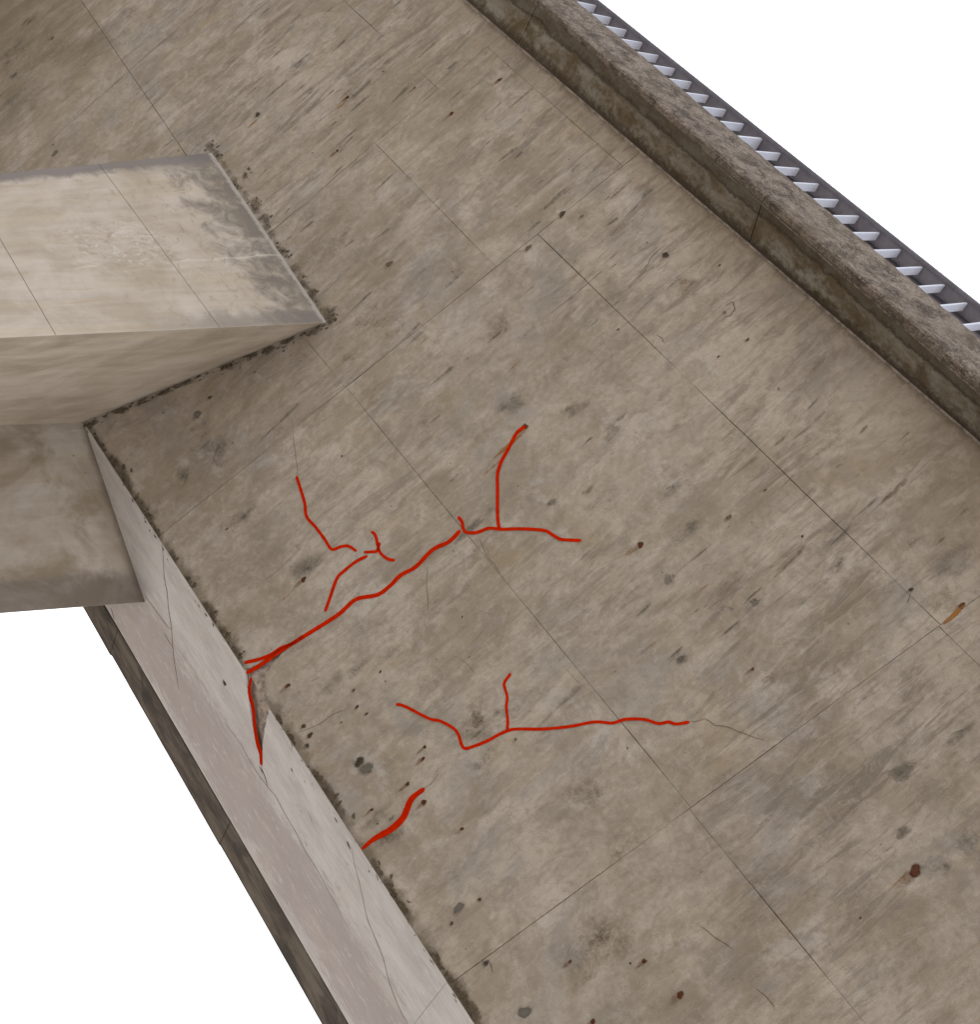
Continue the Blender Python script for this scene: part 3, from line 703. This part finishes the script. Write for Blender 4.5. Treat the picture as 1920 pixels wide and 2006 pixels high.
# grey and brown clouds with shapes of their own
for x, y, la, lb, col, a in [(1010, 790, .10, .08, GREY, .55), (1130, 800, .10, .045, GREY, .62), (1200, 850, .09, .05, GREY, .5), (980, 640, .12, .08, PINK, .5), (890, 535, .08, .06, PINK, .5), (960, 1000, .10, .05, GREY, .35),
        (1080, 985, .035, .022, GREY, .8), (1155, 960, .05, .02, GREY, .6), (1320, 960, .07, .04, GREY, .62), (1340, 1040, .12, .07, GREY, .5), (1310, 1135, .035, .030, GREY, .75), (1430, 1160, .16, .09, PINK, .48), (1480, 1180, .03, .02, GREY, .8),
        (1640, 1110, .09, .04, GREY, .55), (1770, 1510, .08, .035, GREY, .75), (1880, 1440, .10, .025, GREY, .6), (1770, 1630, .035, .03, GREY, .8), (1835, 1700, .10, .08, GREY, .5), (1900, 1650, .09, .07, GREY, .5), (1340, 1290, .04, .03, GREY, .6), (1510, 1330, .04, .03, PINK, .6),
        (420, 880, .15, .10, GREY, .55), (360, 930, .08, .07, GREY, .5), (470, 700, .10, .06, BRN, .5), (590, 700, .12, .08, BRN, .45), (400, 840, .10, .07, BRN, .5), (480, 1010, .14, .06, GREY, .5), (600, 1110, .12, .08, GREY, .6), (585, 1070, .10, .05, GREY, .4),
        (700, 560, .14, .07, GREY, .35), (720, 620, .15, .10, BRN, .45), (660, 480, .15, .07, BRN, .4), (800, 740, .18, .06, BRN, .4), (870, 690, .18, .05, BRN, .35), (830, 830, .12, .05, BRN, .35), (680, 700, .05, .04, BRN, .5),
        (930, 1420, .20, .14, BRN, .5), (850, 1330, .16, .08, BRN, .4), (1130, 1560, .20, .12, BRN, .45), (960, 1500, .25, .10, GREY, .4), (1230, 1650, .22, .10, BRN, .4), (1180, 1840, .25, .14, BRN, .5), (1140, 1900, .15, .08, BRN, .4), (1380, 1700, .2, .1, BRN, .35), (1010, 1380, .16, .12, BRN, .4),
        (740, 1600, .14, .04, MOU, .55), (760, 1640, .10, .05, MOU, .6), (650, 1340, .12, .04, GREY, .5), (700, 1310, .10, .04, GREY, .5), (760, 1280, .14, .04, GREY, .45), (830, 1230, .08, .05, GREY, .4), 
        (800, 350, .07, .05, GREY, .4), (620, 240, .10, .04, GREY, .35), (560, 330, .12, .04, PALE, .35), (700, 470, .12, .04, PALE, .3), (960, 360, .20, .03, BRN, .3), (60, 40, .12, .04, BRN, .6), (100, 20, .05, .02, DARK, .5), (20, 200, .20, .05, GREY, .5), (25, 100, .15, .10, BRN, .45),
        (1340, 560, .10, .07, (.37, .27, .17), .5), (1480, 830, .14, .07, (.36, .28, .19), .35), (1780, 1060, .12, .08, (.36, .27, .17), .45), (1870, 1100, .12, .1, GREY, .5), (1840, 1180, .14, .07, (.30, .24, .15), .5), (1620, 960, .10, .07, (.36, .28, .17), .35),
        (1560, 1440, .14, .09, PALE, .45), (215, 235, .16, .22, PALE, .5), (250, 200, .12, .10, PALE, .4), (1180, 1000, .22, .12, GREY, .32), (1640, 1560, .30, .20, GREY, .38), (640, 420, .25, .12, BRN, .36), (430, 900, .25, .15, GREY, .36), (1130, 700, .3, .10, GREY, .36), (1560, 900, .3, .08, GREY, .3), (780, 640, .25, .14, BRN, .36), (60, 120, .4, .25, BRN, .42), (1450, 1780, .35, .2, BRN, .3), (1470, 1510, .12, .05, PALE, .35), (740, 1120, .12, .03, PALE, .6), (650, 1290, .14, .025, PALE, .5), (700, 1240, .12, .02, PALE, .5), (560, 1200, .08, .05, PALE, .4), (1330, 1060, .08, .04, PALE, .4), (1420, 1080, .04, .03, PALE, .5)]:
    pb(x, y, la*1.2, lb*1.2, tuple(.6*q+.4*w for q, w in zip(col, (.25, .21, .15))) if col is not PALE else col, a*.86, random.uniform(-.12, .12))
    for _ in range(1): pb(x+random.gauss(0, la*140), y+random.gauss(0, lb*140), la*random.uniform(.2, .5), lb*random.uniform(.2, .6), col, a*.9, random.uniform(-.3, .3))
# mould gathered along the lower corner and round the pier head
for x, y, w in [(205, 860, .06), (225, 900, .08), (245, 935, .09), (268, 975, .08), (300, 1010, .07), (315, 1035, .045), (345, 1085, .05), (375, 1130, .045), (418, 1185, .07), (428, 1200, .05), (450, 1230, .06), (472, 1268, .06), (555, 1400, .04), (575, 1440, .04), (620, 1520, .05), (640, 1550, .07), (655, 1580, .08), (740, 1700, .05), (770, 1745, .07), (790, 1780, .06), (860, 1870, .06), (890, 1930, .09), (910, 1965, .09), (940, 1985, .07)]:
    w *= .8; s_, t_ = st(x, y); blob('web', (max(.006, w*.15), t_), w*.9, w*1.9, 0, (.14, .11, .075), .68)
    for _ in range(6): blob('web', (abs(random.gauss(.0, w*.45)), t_+random.gauss(0, w*.7)), random.uniform(.006, .024), random.uniform(.006, .022), random.uniform(-.5, .5), MOU, random.uniform(.6, .95))
for x, y, w in [(412, 288, .05), (420, 305, .04), (455, 370, .04), (500, 400, .06), (520, 430, .05), (545, 490, .045), (560, 500, .03), (590, 555, .04), (610, 580, .05), (640, 615, .06), (650, 625, .04), (480, 345, .03)]:
    pb(x, y, w*1.0, w*1.3, (.14, .11, .075), .62)
    for _ in range(5): pb(x+random.gauss(6, w*150), y+random.gauss(-2, w*150), random.uniform(.005, .018), random.uniform(.005, .018), MOU, random.uniform(.6, .95))
for f_ in np.linspace(0, 1, 22):                                   # dirt where the pier meets the slope
    p = P2*(1-f_)+P3*f_-C0; q_ = (float(p@A)+random.gauss(0, .02), float(p[1])); blob('web', (q_[0]-.01, q_[1]-.02), .07, .035, -.43, (.12, .095, .065), random.uniform(.3, .8))
    for _ in range(7): blob('web', (q_[0]+random.gauss(0, .03), q_[1]-abs(random.gauss(0, .014))), random.uniform(.006, .026), random.uniform(.004, .010), -.43, MOU, random.uniform(.5, .95))
    p = P1*(1-f_)+P2*f_-C0; blob('web', (float(p@A)+.02, float(p[1])), .03+.03*random.random(), .06, 0, (.13, .10, .07), .5)
# run marks down the slope: head upslope, tail fading below
for _ in range(520):
    for _try in range(30):
        s_ = random.uniform(.3, 3.2); t_ = random.uniform(-3.2, 6.2)
        den = min(1, max(.06, (s_-.9)/1.5)) * (1 if -1.9 < t_ < 3.2 else .45)
        if 5 < t_ and s_ < 2: den = .8
        cl = math.sin(s_*3.1+t_*2.3)*math.sin(t_*3.7-s_*1.7+1); den *= .55+.45*cl
        if random.random() < den: break
    L = random.choice([.02, .035, .05, .07, .10, .14, .18])*random.uniform(.7, 1.3)
    blob('web', (s_, t_), L*.45, L*random.uniform(.12, .22)*(.7 if L > .06 else 1), random.uniform(-.05, .10), random.choice([GREY, GREY, (.19, .165, .135), BRN]), random.uniform(.25, .60), tail=random.uniform(1, 3.2))
# tiny chips and spots
for _ in range(120):
    s_ = random.uniform(.02, 3.25); t_ = random.uniform(-3.4, 6.2); r_ = random.choice([.003, .004, .005, .007])
    blob('web', (s_, t_), r_*random.uniform(1, 1.8), r_, random.uniform(-1, 1), random.choice([DARK, DARK, RUST, GREY]), random.uniform(.7, 1))
# bottom slab: rusty bruise beside the break, chips along the arris
for x, y, la, lb, col, a, an in [(440, 1338, .018, .022, DARK, 1, .5), (512, 1508, .006, .03, DARK, .9, .1), (572, 1508, .008, .02, DARK, .8, .3), (608, 1600, .006, .05, DARK, .5, .35), (683, 1655, .012, .03, BRN, .8, .4), (768, 1750, .02, .03, DARK, .9, .3)]:
    blob('bot', bt(x, y), la, lb, an, col, a)
for _ in range(90):
    t_ = random.uniform(-3, 3.5); blob('bot', (abs(random.gauss(.0, .03)), t_), random.uniform(.003, .010), random.uniform(.006, .022), random.uniform(-.2, .4), random.choice([DARK, BRN, GREY]), random.uniform(.5, .95))
mesh_obj('stain', SV, SF, MS, deck, uvs=SU, cols=SCOL, kind='stuff', label='dirt, mould and rust stains on the underside')

# ------------------------------------------------------------------ hairline cracks
CR = [('web', [(1351, 1414), (1380, 1408), (1400, 1420), (1430, 1425), (1460, 1437), (1500, 1450)], 2.0), ('bot', [(316, 1048), (322, 1130), (330, 1190), (336, 1230), (341, 1290), (350, 1350)], 1.8), ('bot', [(284, 1165), (305, 1195), (334, 1233)], 1.6), ('bot', [(322, 1240), (340, 1270)], 1.4), ('bot', [(440, 1415), (470, 1455), (505, 1515), (540, 1560), (580, 1630), (620, 1700), (670, 1790)], 1.1),
      ('bot', [(512, 1498), (517, 1515), (524, 1540)], 2.0), ('bot', [(218, 1190), (224, 1214)], 1.6), ('bot', [(690, 1665), (702, 1720), (720, 1800), (752, 1880), (765, 1930), (790, 1990), (800, 2010)], 1.0),
      ('web', [(832, 1544), (845, 1535), (860, 1515)], 1.4), ('web', [(838, 1110), (836, 1150), (838, 1200)], 1.5), ('web', [(572, 820), (575, 860), (580, 900), (582, 933)], 1.2), ('web', [(890, 1285), (915, 1300), (930, 1322)], 1.4), ('web', [(1110, 1310), (1150, 1350)], 1.0),
      ('web', [(940, 1055), (955, 1090), (985, 1133)], 1.2), ('web', [(1786, 1155), (1780, 1175), (1778, 1183)], 2.4), ('web', [(1285, 655), (1298, 663), (1303, 672)], 2.0), ('web', [(1420, 600), (1436, 592), (1440, 606), (1432, 618), (1418, 623)], 2.2), ('web', [(1295, 487), (1280, 500), (1270, 518), (1262, 530)], 1.8), ('web', [(1077, 616), (1160, 548), (1182, 530)], 1.2), ('web', [(580, 1437), (610, 1425), (650, 1400), (680, 1388)], 1.6), ('web', [(1370, 1812), (1400, 1835), (1438, 1860)], 2.2), ('web', [(1480, 1935), (1500, 1950), (1518, 1972)], 2.4), ('web', [(953, 1880), (962, 1890), (966, 1905)], 2.4)]
HV, HF, HU = [], [], []
for plane, px, w in CR:
    px = [px[0]] + [p for a_, b_ in zip(px, px[1:]) for p in (((a_[0]+b_[0])/2+random.uniform(-2, 2), (a_[1]+b_[1])/2+random.uniform(-2, 2)), b_)]
    vs_, uv_, fs_ = ribbon_geo(px, plane, w*(.62 if plane == 'web' else .58), .0005, .0011, .3, taper=True)
    b0 = len(HV); HV += vs_; HU += uv_; HF += [tuple(i+b0 for i in f_) for f_ in fs_]
mesh_obj('hairline_crack', HV, HF, m_plain('crack_dirt', (.15, .12, .095), .95, 0, .3, 50), deck, uvs=HU, kind='stuff', label='fine dark hairline cracks in the concrete')

# the base property was only needed while building
for o in bpy.data.objects:
    if 'base' in o.keys(): del o['base']
